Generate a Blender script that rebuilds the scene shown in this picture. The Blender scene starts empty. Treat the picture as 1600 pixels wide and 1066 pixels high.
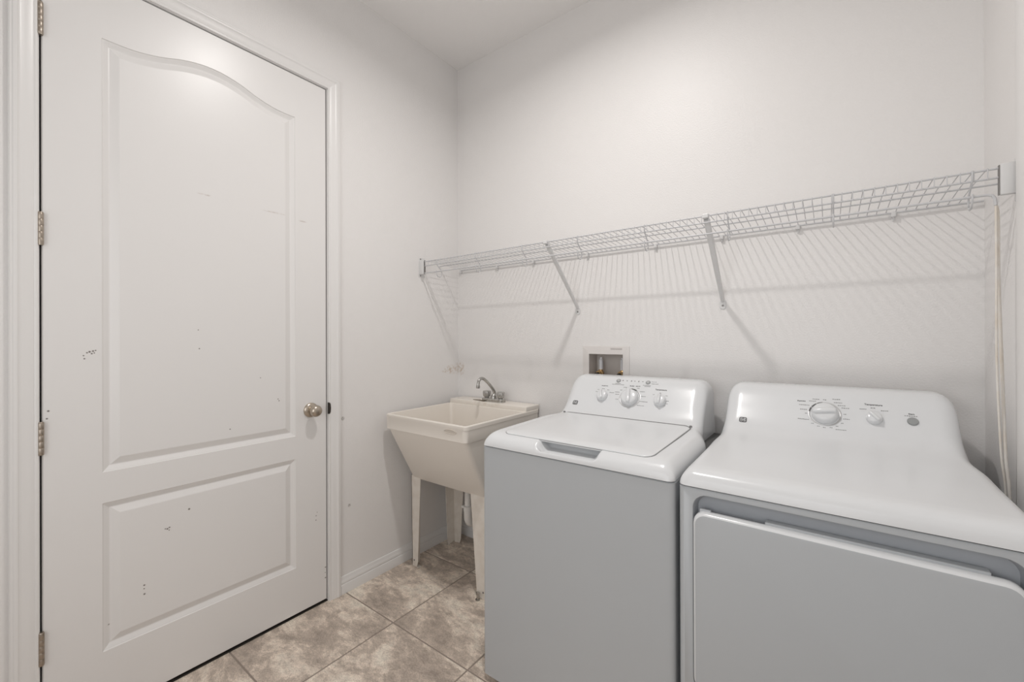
import bpy, bmesh, math, random
import numpy as np
from mathutils import Vector, Matrix

random.seed(7)
S = bpy.context.scene
C = S.collection

# ------------------------------------------------------------------ camera
F_PX, V0 = 658.82, 526.86
YAW, PITCH, ROLL = map(math.radians, (36.874, 0.0593, -0.1644))
CAM = Vector((1.9191, -1.9785, 1.2576))
fw = Vector((-math.sin(YAW) * math.cos(PITCH), math.cos(YAW) * math.cos(PITCH), math.sin(PITCH)))
rt = Vector((math.cos(YAW), math.sin(YAW), 0))
up = rt.cross(fw)
rt2 = math.cos(ROLL) * rt + math.sin(ROLL) * up
up2 = rt2.cross(fw)
cd = bpy.data.cameras.new('camera')
cd.sensor_width = 36
cd.lens = F_PX / 1600 * 36
cd.shift_y = -(533 - V0) / 1600
cd.clip_start = 0.02
cam = bpy.data.objects.new('camera', cd)
C.objects.link(cam)
m3 = Matrix((rt2, up2, -fw)).transposed()
cam.matrix_world = Matrix.Translation(CAM) @ m3.to_4x4()
S.camera = cam

# ------------------------------------------------------------------ world, lamp, exposure
w = bpy.data.worlds.new('world'); S.world = w; w.use_nodes = True
w.node_tree.nodes['Background'].inputs[0].default_value = (0.02, 0.02, 0.02, 1)
w.node_tree.nodes['Background'].inputs[1].default_value = 1
LAMP = Vector((1.16, -1.02, 2.99))
LAMP_W = 30
FILL_WIN = (0.70, 2.20, 0.65, 2.25)      # unseen window added behind the camera to carry fill light: x0, x1, z0, z1
wl = bpy.data.lights.new('added_fill_light', 'AREA'); wl.shape = 'RECTANGLE'  # added soft fill, shining in through the made-up window
wl.size, wl.size_y, wl.energy, wl.color = FILL_WIN[1] - FILL_WIN[0] - 0.1, FILL_WIN[3] - FILL_WIN[2] - 0.1, 28, (0.97, 0.985, 1.0)
wlo = bpy.data.objects.new('added_fill_light', wl); C.objects.link(wlo)
wlo.location = ((FILL_WIN[0] + FILL_WIN[1]) / 2, -2.75 - 0.105, (FILL_WIN[2] + FILL_WIN[3]) / 2); wlo.rotation_euler = (math.radians(90), 0, 0)
LAMP_COL = (1.0, 0.97, 0.945)
S.view_settings.view_transform = 'Standard'
S.view_settings.look = 'None'
S.view_settings.exposure = -1.22
S.view_settings.gamma = 1
S.view_settings.use_curve_mapping = False

H, W, YF = 2.991, 2.318, -2.75      # ceiling height, right wall, front wall

# ------------------------------------------------------------------ materials
def mat(name, col, rough=0.5, metal=0.0, spec=0.5, coat=0.0, emit=None, bump=None, var=None):
    m = bpy.data.materials.new(name); m.use_nodes = True
    nt = m.node_tree; b = nt.nodes['Principled BSDF']
    b.inputs['Base Color'].default_value = (*col, 1)
    b.inputs['Roughness'].default_value = rough
    b.inputs['Metallic'].default_value = metal
    b.inputs['Specular IOR Level'].default_value = spec
    b.inputs['Coat Weight'].default_value = coat
    if emit:
        b.inputs['Emission Color'].default_value = (*emit[0], 1)
        b.inputs['Emission Strength'].default_value = emit[1]
    tc = nt.nodes.new('ShaderNodeTexCoord')
    if bump:
        n = nt.nodes.new('ShaderNodeTexNoise'); n.inputs['Scale'].default_value = bump[0]
        n.inputs['Detail'].default_value = bump[3] if len(bump) > 3 else 2
        bp = nt.nodes.new('ShaderNodeBump'); bp.inputs['Strength'].default_value = bump[1]
        bp.inputs['Distance'].default_value = bump[2]
        nt.links.new(tc.outputs['Object'], n.inputs['Vector'])
        nt.links.new(n.outputs['Fac'], bp.inputs['Height'])
        nt.links.new(bp.outputs['Normal'], b.inputs['Normal'])
    if var:
        n = nt.nodes.new('ShaderNodeTexNoise'); n.inputs['Scale'].default_value = var[0]
        n.inputs['Detail'].default_value = 4
        r = nt.nodes.new('ShaderNodeMix'); r.data_type = 'RGBA'
        r.inputs[6].default_value = (*col, 1); r.inputs[7].default_value = (*var[1], 1)
        nt.links.new(tc.outputs['Object'], n.inputs['Vector'])
        mr = nt.nodes.new('ShaderNodeMapRange')
        mr.inputs[1].default_value = 0.4; mr.inputs[2].default_value = 0.75
        nt.links.new(n.outputs['Fac'], mr.inputs[0])
        nt.links.new(mr.outputs[0], r.inputs[0])
        nt.links.new(r.outputs[2], b.inputs['Base Color'])
    return m

def add_spots(m, spots, col, noise_scale=120, thr=0.5, soft=0.12, amount=0.8):
    """dirt marks with a shape of their own: blotches of noise inside small ellipsoids (world position)"""
    nt = m.node_tree; b = nt.nodes['Principled BSDF']
    geo = nt.nodes.new('ShaderNodeNewGeometry')
    nz = nt.nodes.new('ShaderNodeTexNoise'); nz.inputs['Scale'].default_value = noise_scale
    nz.inputs['Detail'].default_value = 3
    nt.links.new(geo.outputs['Position'], nz.inputs['Vector'])
    total = None
    for (p, r) in spots:
        sub = nt.nodes.new('ShaderNodeVectorMath'); sub.operation = 'SUBTRACT'
        sub.inputs[1].default_value = p
        nt.links.new(geo.outputs['Position'], sub.inputs[0])
        dv = nt.nodes.new('ShaderNodeVectorMath'); dv.operation = 'DIVIDE'
        dv.inputs[1].default_value = r
        nt.links.new(sub.outputs[0], dv.inputs[0])
        ln = nt.nodes.new('ShaderNodeVectorMath'); ln.operation = 'LENGTH'
        nt.links.new(dv.outputs[0], ln.inputs[0])
        mr = nt.nodes.new('ShaderNodeMapRange'); mr.inputs[1].default_value = 1.0; mr.inputs[2].default_value = 0.35
        nt.links.new(ln.outputs['Value'], mr.inputs[0])
        if total is None:
            total = mr.outputs[0]
        else:
            mx = nt.nodes.new('ShaderNodeMath'); mx.operation = 'MAXIMUM'
            nt.links.new(total, mx.inputs[0]); nt.links.new(mr.outputs[0], mx.inputs[1]); total = mx.outputs[0]
    mr2 = nt.nodes.new('ShaderNodeMapRange'); mr2.inputs[1].default_value = thr; mr2.inputs[2].default_value = thr + soft
    nt.links.new(nz.outputs['Fac'], mr2.inputs[0])
    mul = nt.nodes.new('ShaderNodeMath'); mul.operation = 'MULTIPLY'
    nt.links.new(total, mul.inputs[0]); nt.links.new(mr2.outputs[0], mul.inputs[1])
    mul2 = nt.nodes.new('ShaderNodeMath'); mul2.operation = 'MULTIPLY'; mul2.inputs[1].default_value = amount
    nt.links.new(mul.outputs[0], mul2.inputs[0])
    mix = nt.nodes.new('ShaderNodeMix'); mix.data_type = 'RGBA'
    src = b.inputs['Base Color']
    if src.is_linked:
        nt.links.new(src.links[0].from_socket, mix.inputs[6])
    else:
        mix.inputs[6].default_value = src.default_value
    mix.inputs[7].default_value = (*col, 1)
    nt.links.new(mul2.outputs[0], mix.inputs[0])
    nt.links.new(mix.outputs[2], b.inputs['Base Color'])

WALLC = (0.875, 0.855, 0.84)
M = {}
M['wall'] = mat('wall_paint', WALLC, 0.42, spec=0.4, bump=(160, 0.25, 0.004, 3))
add_spots(M['wall'], [((0, -0.06, 1.055), (0.05, 0.075, 0.035)), ((0.02, 0, 1.06), (0.045, 0.05, 0.05)),
                      ((0.0, -0.12, 1.05), (0.03, 0.03, 0.015))],
          (0.50, 0.36, 0.24), 60, 0.42, 0.2, 0.6)
add_spots(M['wall'], [((0, -0.815, 0.86), (0.03, 0.012, 0.012)), ((0, -0.78, 0.42), (0.03, 0.01, 0.01))], (0.2, 0.17, 0.15), 200, 0.4, 0.1, 0.7)
M['ceiling'] = mat('ceiling_paint', (0.94, 0.92, 0.905), 0.8, spec=0.2, bump=(140, 0.2, 0.004))
M['trim'] = mat('trim_paint', (0.86, 0.845, 0.83), 0.3, spec=0.5)
M['door'] = mat('door_paint', (0.86, 0.843, 0.828), 0.33, spec=0.5, bump=(90, 0.04, 0.003))
DOTS = [(-1.706 + a * .001, 1.211 + b * .001, r) for a, b, r in ((0, 4, 3.2), (8, 6, 3.0), (-6, 1, 2.4), (5, -2, 2.6), (11, 0, 2.0), (-14, -8, 2.2), (-12, -18, 2.4), (14, 8, 2.2))]
DOTS += [(-1.4398, .6165, 3.6), (-1.5051, .5659, 3.2), (-1.4990, .569, 2.8), (-1.511, .568, 2.2), (-1.500, .560, 2.2), (-1.57, .392, 3.0), (-1.5705, .380, 2.2), (-1.5695, .361, 3.2), (-1.119, .992, 2.4), (-1.115, .984, 2.6),
         (-1.3038, .8926, 2.4), (-1.4066, 1.2184, 2.4), (-.905, .115, 3.2), (-.905, .165, 3.2), (-.906, .140, 2.0), (-.95, .425, 2.4), (-.951, .405, 2.6), (-.945, .440, 1.8), (-1.797, 1.035, 3.0), (-1.80, 1.012, 2.6), (-1.66, .30, 2.6), (-1.19, 1.09, 2.0), (-1.41, 1.29, 2.0)]
add_spots(M['door'], [((0, y_, z_), (0.03, r_ * .0013, r_ * .0013)) for (y_, z_, r_) in DOTS], (0.09, 0.065, 0.05), 300, 0.0, 0.1, 0.9)
add_spots(M['door'], [((0, -1.385, 1.812), (0.03, 0.035, 0.004)), ((0, -1.13, 1.803), (0.03, 0.06, 0.004)),
                      ((0, -1.01, 1.791), (0.03, 0.022, 0.004))],
          (0.45, 0.36, 0.31), 60, 0.35, 0.2, 0.45)
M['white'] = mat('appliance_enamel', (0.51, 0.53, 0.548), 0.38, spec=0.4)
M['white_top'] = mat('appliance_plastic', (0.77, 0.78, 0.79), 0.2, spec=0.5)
M['greyrecess'] = mat('grey_plastic', (0.42, 0.44, 0.47), 0.45)
M['seam'] = mat('dark_seam', (0.10, 0.10, 0.10), 0.7)
M['lidseam'] = mat('lid_seam_grey', (0.25, 0.25, 0.25), 0.7)
M['print'] = mat('printed_ink', (0.12, 0.12, 0.12), 0.6)
M['printlight'] = mat('printed_grey_ink', (0.27, 0.27, 0.27), 0.6)
M['button'] = mat('grey_button', (0.33, 0.34, 0.34), 0.4)
M['knobring'] = mat('knob_ring_grey', (0.55, 0.55, 0.55), 0.3, metal=0.2)
M['tub'] = mat('tub_plastic', (0.88, 0.825, 0.755), 0.32, spec=0.45, bump=(60, 0.05, 0.004))
add_spots(M['tub'], [((0.35, -0.12, 0.88), (0.22, 0.03, 0.02)), ((0.10, -0.10, 0.88), (0.05, 0.04, 0.02))], (0.55, 0.43, 0.30), 40, 0.5, 0.2, 0.4)
M['legsteel'] = mat('leg_enamel', (0.84, 0.785, 0.715), 0.4, var=(22, (0.76, 0.69, 0.61)))
M['pvc'] = mat('pvc_white', (0.78, 0.76, 0.73), 0.35)
M['chrome'] = mat('worn_chrome', (0.52, 0.51, 0.49), 0.25, metal=1.0, var=(90, (0.36, 0.35, 0.33)))
M['acrylic'] = mat('clear_acrylic', (0.46, 0.45, 0.43), 0.18, metal=0.6)
M['nickel'] = mat('satin_nickel', (0.50, 0.44, 0.37), 0.30, metal=1.0)
M['hinge'] = mat('hinge_nickel', (0.46, 0.40, 0.34), 0.38, metal=1.0, var=(160, (0.36, 0.31, 0.26)))
M['wire'] = mat('white_vinyl_wire', (0.64, 0.64, 0.65), 0.35)
M['bracket'] = mat('white_bracket', (0.76, 0.755, 0.75), 0.4)
M['screw'] = mat('screw_steel', (0.25, 0.24, 0.23), 0.4, metal=0.8)
M['brass'] = mat('valve_brass', (0.55, 0.38, 0.18), 0.32, metal=1.0, var=(120, (0.35, 0.2, 0.1)))
M['boxplastic'] = mat('box_plastic', (0.80, 0.765, 0.74), 0.4)
M['valvewhite'] = mat('valve_handle_white', (0.75, 0.75, 0.77), 0.3)
M['rubber'] = mat('dark_rubber', (0.05, 0.045, 0.04), 0.6)
M['cord'] = mat('beige_cord', (0.84, 0.80, 0.75), 0.6, var=(14, (0.76, 0.67, 0.56)))
M['rod'] = mat('tarnished_rod', (0.20, 0.16, 0.11), 0.5, metal=0.4)
M['dark'] = mat('dark_metal', (0.06, 0.05, 0.045), 0.45, metal=0.6)
M['lens'] = mat('lamp_lens', (0.9, 0.9, 0.9), 0.4, emit=(LAMP_COL, 6))
M['grout'] = mat('grout', (0.33, 0.275, 0.235), 0.9)

def tile_mat():
    m = bpy.data.materials.new('stone_tile'); m.use_nodes = True
    nt = m.node_tree; b = nt.nodes['Principled BSDF']; L = nt.links.new
    tc = nt.nodes.new('ShaderNodeTexCoord'); oi = nt.nodes.new('ShaderNodeObjectInfo')
    vm = nt.nodes.new('ShaderNodeVectorMath'); vm.operation = 'MULTIPLY'; vm.inputs[1].default_value = (37, 23, 11)
    cx = nt.nodes.new('ShaderNodeCombineXYZ')
    for i in range(3): L(oi.outputs['Random'], cx.inputs[i])
    L(cx.outputs[0], vm.inputs[0])
    ad = nt.nodes.new('ShaderNodeVectorMath'); L(tc.outputs['Object'], ad.inputs[0]); L(vm.outputs[0], ad.inputs[1])
    mp = nt.nodes.new('ShaderNodeMapping'); mp.inputs['Rotation'].default_value = (0, 0, 0.6); mp.inputs['Scale'].default_value = (1.0, 1.7, 1)
    L(ad.outputs[0], mp.inputs['Vector'])
    def noise(sc, det, rough, dist):
        n = nt.nodes.new('ShaderNodeTexNoise'); n.inputs['Scale'].default_value = sc; n.inputs['Detail'].default_value = det
        n.inputs['Roughness'].default_value = rough; n.inputs['Distortion'].default_value = dist
        L(mp.outputs[0], n.inputs['Vector']); return n
    n1 = noise(4.2, 9, 0.68, 0.35); n2 = noise(20, 8, 0.7, 0.5); n3 = noise(150, 4, 0.6, 0)
    r1 = nt.nodes.new('ShaderNodeValToRGB'); e = r1.color_ramp.elements
    e[0].position = 0.36; e[0].color = (0.493, 0.420, 0.364, 1); e[1].position = 0.62; e[1].color = (0.950, 0.868, 0.756, 1)
    k = r1.color_ramp.elements.new(0.49); k.color = (0.661, 0.566, 0.487, 1)
    k = r1.color_ramp.elements.new(0.53); k.color = (0.840, 0.728, 0.627, 1)
    L(n1.outputs['Fac'], r1.inputs[0])
    r2 = nt.nodes.new('ShaderNodeValToRGB'); e = r2.color_ramp.elements
    e[0].position = 0.35; e[0].color = (0.55, 0.53, 0.51, 1); e[1].position = 0.66; e[1].color = (1.25, 1.24, 1.22, 1)
    L(n2.outputs['Fac'], r2.inputs[0])
    mx = nt.nodes.new('ShaderNodeMix'); mx.data_type = 'RGBA'; mx.blend_type = 'MULTIPLY'; mx.inputs[0].default_value = 0.55
    L(r1.outputs[0], mx.inputs[6]); L(r2.outputs[0], mx.inputs[7])
    r3 = nt.nodes.new('ShaderNodeValToRGB'); e = r3.color_ramp.elements
    e[0].position = 0.36; e[0].color = (0.72, 0.70, 0.68, 1); e[1].position = 0.6; e[1].color = (1.1, 1.1, 1.1, 1)
    L(n3.outputs['Fac'], r3.inputs[0])
    mx2 = nt.nodes.new('ShaderNodeMix'); mx2.data_type = 'RGBA'; mx2.blend_type = 'MULTIPLY'; mx2.inputs[0].default_value = 0.7
    L(mx.outputs[2], mx2.inputs[6]); L(r3.outputs[0], mx2.inputs[7])
    L(mx2.outputs[2], b.inputs['Base Color'])
    b.inputs['Roughness'].default_value = 0.48; b.inputs['Specular IOR Level'].default_value = 0.35
    bp = nt.nodes.new('ShaderNodeBump'); bp.inputs['Strength'].default_value = 0.25; bp.inputs['Distance'].default_value = 0.004
    L(n2.outputs['Fac'], bp.inputs['Height']); L(bp.outputs['Normal'], b.inputs['Normal'])
    return m
M['tile'] = tile_mat()

# ------------------------------------------------------------------ mesh helpers
class MB:
    def __init__(s): s.v = []; s.f = []
    def add(s, vs, fs, mtx=None):
        k = len(s.v)
        s.v += [tuple(mtx @ Vector(p)) if mtx else tuple(p) for p in vs]
        s.f += [tuple(i + k for i in f) for f in fs]
        return s
    def box(s, x0, x1, y0, y1, z0, z1, bev=0, seg=2, mtx=None):
        if bev:
            bm = bmesh.new(); bmesh.ops.create_cube(bm, size=1)
            for v in bm.verts:
                v.co = Vector(((x0 + x1) / 2 + v.co.x * (x1 - x0), (y0 + y1) / 2 + v.co.y * (y1 - y0), (z0 + z1) / 2 + v.co.z * (z1 - z0)))
            bmesh.ops.bevel(bm, geom=bm.edges[:], offset=bev, segments=seg, profile=0.5, affect='EDGES')
            bm.verts.index_update()
            s.add([v.co[:] for v in bm.verts], [[v.index for v in f.verts] for f in bm.faces], mtx); bm.free()
            return s
        vs = [(x, y, z) for z in (z0, z1) for y in (y0, y1) for x in (x0, x1)]
        return s.add(vs, [(0, 2, 3, 1), (4, 5, 7, 6), (0, 1, 5, 4), (2, 6, 7, 3), (0, 4, 6, 2), (1, 3, 7, 5)], mtx)
    def tube(s, pts, r, n=8, caps=True, mtx=None):
        pts = [Vector(p) for p in pts]; rs = r if isinstance(r, (list, tuple)) else [r] * len(pts)
        vs = []; fs = []; prev = None
        for i, p in enumerate(pts):
            t = ((pts[min(i + 1, len(pts) - 1)] - p).normalized() + (p - pts[max(i - 1, 0)]).normalized())
            t = t.normalized() if t.length > 1e-6 else Vector((0, 0, 1))
            if prev is None:
                a = Vector((0, 0, 1)) if abs(t.z) < 0.9 else Vector((1, 0, 0))
                u = t.cross(a).normalized()
            else:
                u = (prev - t * prev.dot(t)).normalized()
            prev = u; vv = t.cross(u)
            for k in range(n):
                a = 2 * math.pi * k / n
                vs.append(p + (u * math.cos(a) + vv * math.sin(a)) * rs[i])
        for i in range(len(pts) - 1):
            for k in range(n):
                k2 = (k + 1) % n
                fs.append((i * n + k, i * n + k2, (i + 1) * n + k2, (i + 1) * n + k))
        if caps:
            fs.append(tuple(range(n))[::-1]); fs.append(tuple((len(pts) - 1) * n + k for k in range(n)))
        return s.add(vs, fs, mtx)
    def lathe(s, prof, n=32, mtx=None):
        """prof: (r, h) along local Z"""
        vs = []; fs = []
        for (r, h) in prof:
            for k in range(n):
                a = 2 * math.pi * k / n; vs.append((r * math.cos(a), r * math.sin(a), h))
        for i in range(len(prof) - 1):
            for k in range(n):
                k2 = (k + 1) % n; fs.append((i * n + k, i * n + k2, (i + 1) * n + k2, (i + 1) * n + k))
        fs.append(tuple(range(n))[::-1]); fs.append(tuple((len(prof) - 1) * n + k for k in range(n)))
        return s.add(vs, fs, mtx)
    def loops(s, loops, cap0=True, cap1=True, mtx=None):
        n = len(loops[0]); vs = [p for l in loops for p in l]; fs = []
        for i in range(len(loops) - 1):
            for k in range(n):
                k2 = (k + 1) % n; fs.append((i * n + k, i * n + k2, (i + 1) * n + k2, (i + 1) * n + k))
        if cap0: fs.append(tuple(range(n))[::-1])
        if cap1: fs.append(tuple((len(loops) - 1) * n + k for k in range(n)))
        return s.add(vs, fs, mtx)
    def prism(s, prof, axis_pts, mtx=None):
        pass

def world_loc(o):
    p = Vector((0, 0, 0))
    while o is not None:
        p += o.location; o = o.parent
    return p

def build(name, mb, material, parent=None, smooth=None, origin=None, recalc=True):
    me = bpy.data.meshes.new(name)
    off = world_loc(parent) if parent is not None else Vector((0, 0, 0))
    if origin is not None: off = Vector(origin)
    me.from_pydata([tuple(Vector(v) - off) for v in mb.v], [], mb.f)
    if recalc:
        bm = bmesh.new(); bm.from_mesh(me)
        bmesh.ops.recalc_face_normals(bm, faces=bm.faces[:]); bm.to_mesh(me); bm.free()
    me.update()
    if smooth:
        me.shade_smooth(); me.set_sharp_from_angle(angle=math.radians(smooth))
    me.materials.append(material)
    o = bpy.data.objects.new(name, me); C.objects.link(o)
    if parent is not None:
        o.parent = parent
        if origin is not None: o.location = off - world_loc(parent)
    elif origin is not None:
        o.location = off
    return o

def tag(o, label=None, cat=None, group=None, kind=None):
    if label: o['label'] = label
    if cat: o['category'] = cat
    if group: o['group'] = group
    if kind: o['kind'] = kind
    return o

def thing(name, label, cat, loc):
    o = bpy.data.objects.new(name, None); C.objects.link(o)
    o.empty_display_size = 0.1; o.location = loc
    return tag(o, label, cat)

def rrect(x0, x1, y0, y1, r, n=6):
    out = []
    for (cx, cy, a0) in ((x1 - r, y1 - r, 0), (x0 + r, y1 - r, 90), (x0 + r, y0 + r, 180), (x1 - r, y0 + r, 270)):
        for k in range(n + 1):
            a = math.radians(a0 + 90 * k / n); out.append((cx + r * math.cos(a), cy + r * math.sin(a)))
    return out

def struct(name, mb, material, parent=None, smooth=None):
    o = build(name, mb, material, parent, smooth)
    if parent is None: o['kind'] = 'structure'
    return o

# ------------------------------------------------------------------ room shell
fl = struct('floor', MB().box(-0.3, W + 0.3, YF - 0.2, 0.25, -0.08, -0.0018), M['grout'])
TX, TY, OX, OY, G = 0.4454, 0.5026, 0.378, -0.8043, 0.0065
tm = None
for i in range(-2, 6):
    for j in range(-6, 3):
        x0, x1 = OX + i * TX, OX + (i + 1) * TX
        y0, y1 = OY + j * TY, OY + (j + 1) * TY
        x0c, x1c, y0c, y1c = max(x0, -0.12), min(x1, W + 0.01), max(y0, YF - 0.01), min(y1, 0.01)
        if x1c - x0c < 0.02 or y1c - y0c < 0.02: continue
        ctr = ((x0 + x1) / 2, (y0 + y1) / 2, 0)
        mb = MB().box(x0c + G / 2, x1c - G / 2, y0c + G / 2, y1c - G / 2, -0.012, 0.0, bev=0.0012, seg=1)
        build('floor_tile', mb, M['tile'], fl, origin=ctr)

YD1, YD2, ZT = -1.8111, -0.8976, 2.4461       # door slab edges
J = 0.004                                    # gap
oy0, oy1, oz = YD1 - J - 0.018, YD2 + J + 0.018, ZT + J + 0.018   # rough opening
TH = 0.13
mb = MB()
mb.box(-TH, 0, YF - 0.1, oy0, 0, H + 0.02).box(-TH, 0, oy1, 0.12, 0, H + 0.02).box(-TH, 0, oy0, oy1, oz, H + 0.02)
struct('wall_left', mb, M['wall'])
bx0, bx1, bz0, bz1 = 0.932, 1.118, 0.985, 1.1745   # supply box opening
mb = MB()
mb.box(0, bx0, 0, 0.12, 0, H + 0.02).box(bx1, W + 0.12, 0, 0.12, 0, H + 0.02)
mb.box(bx0, bx1, 0, 0.12, 0, bz0).box(bx0, bx1, 0, 0.12, bz1, H + 0.02)
struct('wall_back', mb, M['wall'])
struct('wall_right', MB().box(W, W + 0.12, YF - 0.1, 0, 0, H + 0.02), M['wall'])
mb = MB().box(0, FILL_WIN[0], YF - 0.1, YF, 0, H + 0.02).box(FILL_WIN[1], W, YF - 0.1, YF, 0, H + 0.02)
mb.box(FILL_WIN[0], FILL_WIN[1], YF - 0.1, YF, 0, FILL_WIN[2]).box(FILL_WIN[0], FILL_WIN[1], YF - 0.1, YF, FILL_WIN[3], H + 0.02)
struct('wall_front', mb, M['wall'])
struct('ceiling', MB().box(-TH, W + 0.12, YF - 0.1, 0.12, H, H + 0.1), M['ceiling'])

# baseboards: profile (out, z)
BP = [(0, 0), (0.014, 0), (0.014, 0.042), (0.0125, 0.0455), (0.0095, 0.047), (0.0095, 0.050), (0.0115, 0.052), (0.0115, 0.058),
      (0.0095, 0.064), (0.0075, 0.068), (0.007, 0.074), (0.0045, 0.081), (0.0, 0.083)]
def baseboard(name, p0, p1, nrm):
    p0, p1, nrm = Vector(p0), Vector(p1), Vector(nrm)
    mb = MB(); ls = []
    for p in (p0, p1):
        ls.append([p + nrm * o + Vector((0, 0, z)) for (o, z) in BP])
    mb.loops(ls)
    return struct(name, mb, M['trim'], smooth=25)
CW = 0.0655                                   # casing from slab edge to outer edge
baseboard('baseboard_left', (0, YD2 + CW, 0), (0, 0, 0), (1, 0, 0))
baseboard('baseboard_left', (0, YF, 0), (0, YD1 - CW, 0), (1, 0, 0))
baseboard('baseboard_back', (0.0145, 0, 0), (W - 0.0145, 0, 0), (0, -1, 0))
baseboard('baseboard_right', (W, -0.33, 0), (W, 0, 0), (-1, 0, 0))
baseboard('baseboard_front', (0.0145, YF, 0), (W - 0.0145, YF, 0), (0, 1, 0))

# added window in the front wall, a frame for the fill light
mb = MB(); a0, a1, b0, b1 = FILL_WIN
mb.box(a0, a0 + 0.04, YF - 0.09, YF - 0.03, b0, b1, 0.003).box(a1 - 0.04, a1, YF - 0.09, YF - 0.03, b0, b1, 0.003)
mb.box(a0 + 0.04, a1 - 0.04, YF - 0.09, YF - 0.03, b0, b0 + 0.04, 0.003).box(a0 + 0.04, a1 - 0.04, YF - 0.09, YF - 0.03, b1 - 0.04, b1, 0.003)
mb.box(a0 + 0.04, a1 - 0.04, YF - 0.08, YF - 0.04, (b0 + b1) / 2 - 0.02, (b0 + b1) / 2 + 0.02, 0.003)
wn = struct('fill_window_1', mb, M['trim'])
build('fill_window_sill', MB().box(a0 - 0.04, a1 + 0.04, YF - 0.03, YF + 0.05, b0 - 0.025, b0, 0.004), M['trim'], wn)

build('fill_window_pane', MB().box(a0 + 0.01, a1 - 0.01, YF - 0.118, YF - 0.112, b0 + 0.01, b1 - 0.01), mat('fill_window_glass', (0.75, 0.8, 0.82), 0.05), wn)

# door jamb + stop + casing (trim_1)
mb = MB()
mb.box(-TH, 0.0, oy0, YD1 - J, 0, oz).box(-TH, 0.0, YD2 + J, oy1, 0, oz).box(-TH, 0.0, YD1 - J, YD2 + J, ZT + J, oz)
sx0, sx1 = -0.080, -0.044
mb.box(sx0, sx1, YD2 - 0.010, YD2 + J, 0, ZT + J).box(sx0, sx1, YD1 + 0.010, YD2 - 0.010, ZT - 0.010, ZT + J)
jamb = struct('trim_1', mb, M['trim'])
# casing profile: (distance from opening edge outward, thickness)
CP = [(0.006, 0.0), (0.006, 0.008), (0.008, 0.0095), (0.012, 0.010), (0.015, 0.0085), (0.018, 0.010), (0.030, 0.0120), (0.040, 0.0135),
      (0.046, 0.0150), (0.0485, 0.0170), (0.053, 0.0175), (0.056, 0.0170), (0.0585, 0.0150), (0.0625, 0.0150), (0.0655, 0.0120), (0.0655, 0.0)]
ls = []
for corner in range(4):
    l = []
    for (d, t) in CP:
        if corner == 0: l.append((t, YD2 + d, 0))
        if corner == 1: l.append((t, YD2 + d, ZT + d))
        if corner == 2: l.append((t, YD1 - d, ZT + d))
        if corner == 3: l.append((t, YD1 - d, 0))
    ls.append(l)
for a, nm in ((0, 'casing_side'), (1, 'casing_head'), (2, 'casing_side')):
    build(nm, MB().loops([ls[a], ls[a + 1]]), M['trim'], jamb, smooth=25)
build('gap_shade_strip', MB().box(-0.118, -0.002, YD1 - J, YD2 + J, 0.0003, 0.004), mat('gap_shade_dark', (0.03, 0.025, 0.02), 0.8), jamb)  # dark strip that paints the shade in the gap under the door
# strike plate: dark curved lip on the jamb
mb = MB()
sp = [(0.0, 0.028), (0.006, 0.028), (0.011, 0.020), (0.013, 0.0), (0.011, -0.020), (0.006, -0.028), (0.0, -0.028)]
mb.loops([[(0.0005, YD2 + 0.0045 + a, 0.922 + b) for (a, b) in sp], [(0.0115, YD2 + 0.0045 + a * 0.8, 0.922 + b * 0.95) for (a, b) in sp]])
build('strike_plate', mb, M['dark'], jamb, smooth=40)

# ------------------------------------------------------------------ door slab
def catmull(pts, n):
    P = [Vector(p) for p in pts]; out = []
    for i in range(len(P) - 1):
        p0 = P[max(i - 1, 0)]; p1 = P[i]; p2 = P[i + 1]; p3 = P[min(i + 2, len(P) - 1)]
        for k in range(n):
            t = k / n
            out.append(0.5 * ((2 * p1) + (-p0 + p2) * t + (2 * p0 - 5 * p1 + 4 * p2 - p3) * t * t + (-p0 + 3 * p1 - 3 * p2 + p3) * t ** 3))
    out.append(P[-1]); return out

PX0, PX1 = -1.6765, -1.0435
mid = (PX0 + PX1) / 2
ctl = [(-1.0, 2.2545), (-0.86, 2.2545), (-0.70, 2.2585), (-0.5, 2.274), (-0.3, 2.297), (-0.12, 2.3095), (0, 2.312)]
hw = (PX1 - PX0) / 2
half = catmull([(mid + a * hw, z) for a, z in ctl], 4)
arch = [(p[0], p[1]) for p in half] + [(2 * mid - p[0], p[1]) for p in half[-2::-1]]
out_top = arch + [(PX1, 0.8145), (PX0, 0.8145)]
out_low = [(PX0, 0.7125), (PX1, 0.7125), (PX1, 0.2205), (PX0, 0.2205)]
def offset_loop(loop, d):
    n = len(loop); out = []
    for i in range(n):
        a, b, c = Vector(loop[i - 1]), Vector(loop[i]), Vector(loop[(i + 1) % n])
        e1 = (b - a).normalized(); e2 = (c - b).normalized()
        n1 = Vector((e1.y, -e1.x)); n2 = Vector((e2.y, -e2.x))
        bis = (n1 + n2); bis.normalize()
        out.append(b + bis * (d / max(bis.dot(n1), 0.3)))
    return [(p.x, p.y) for p in out]
ax_ = np.array([p[0] for p in arch]); az_ = np.array([p[1] for p in arch]); NA = len(arch)
def top_loop(d):
    a, b = PX0 + d, PX1 - d
    ys = [a + (p[0] - PX0) / (PX1 - PX0) * (b - a) for p in arch]
    return [(y, float(np.interp(y, ax_, az_)) - d) for y in ys] + [(b, 0.8145 + d), (a, 0.8145 + d)]
FX = -0.002                                   # door face plane
PROF = [(0.0, 0.0), (0.002, 0.0030), (0.005, 0.0040), (0.0175, 0.0105), (0.0205, 0.0108), (0.0225, 0.0100), (0.0415, 0.0020), (0.0445, 0.0012), (0.046, 0.0012)]
mb = MB()
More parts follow.
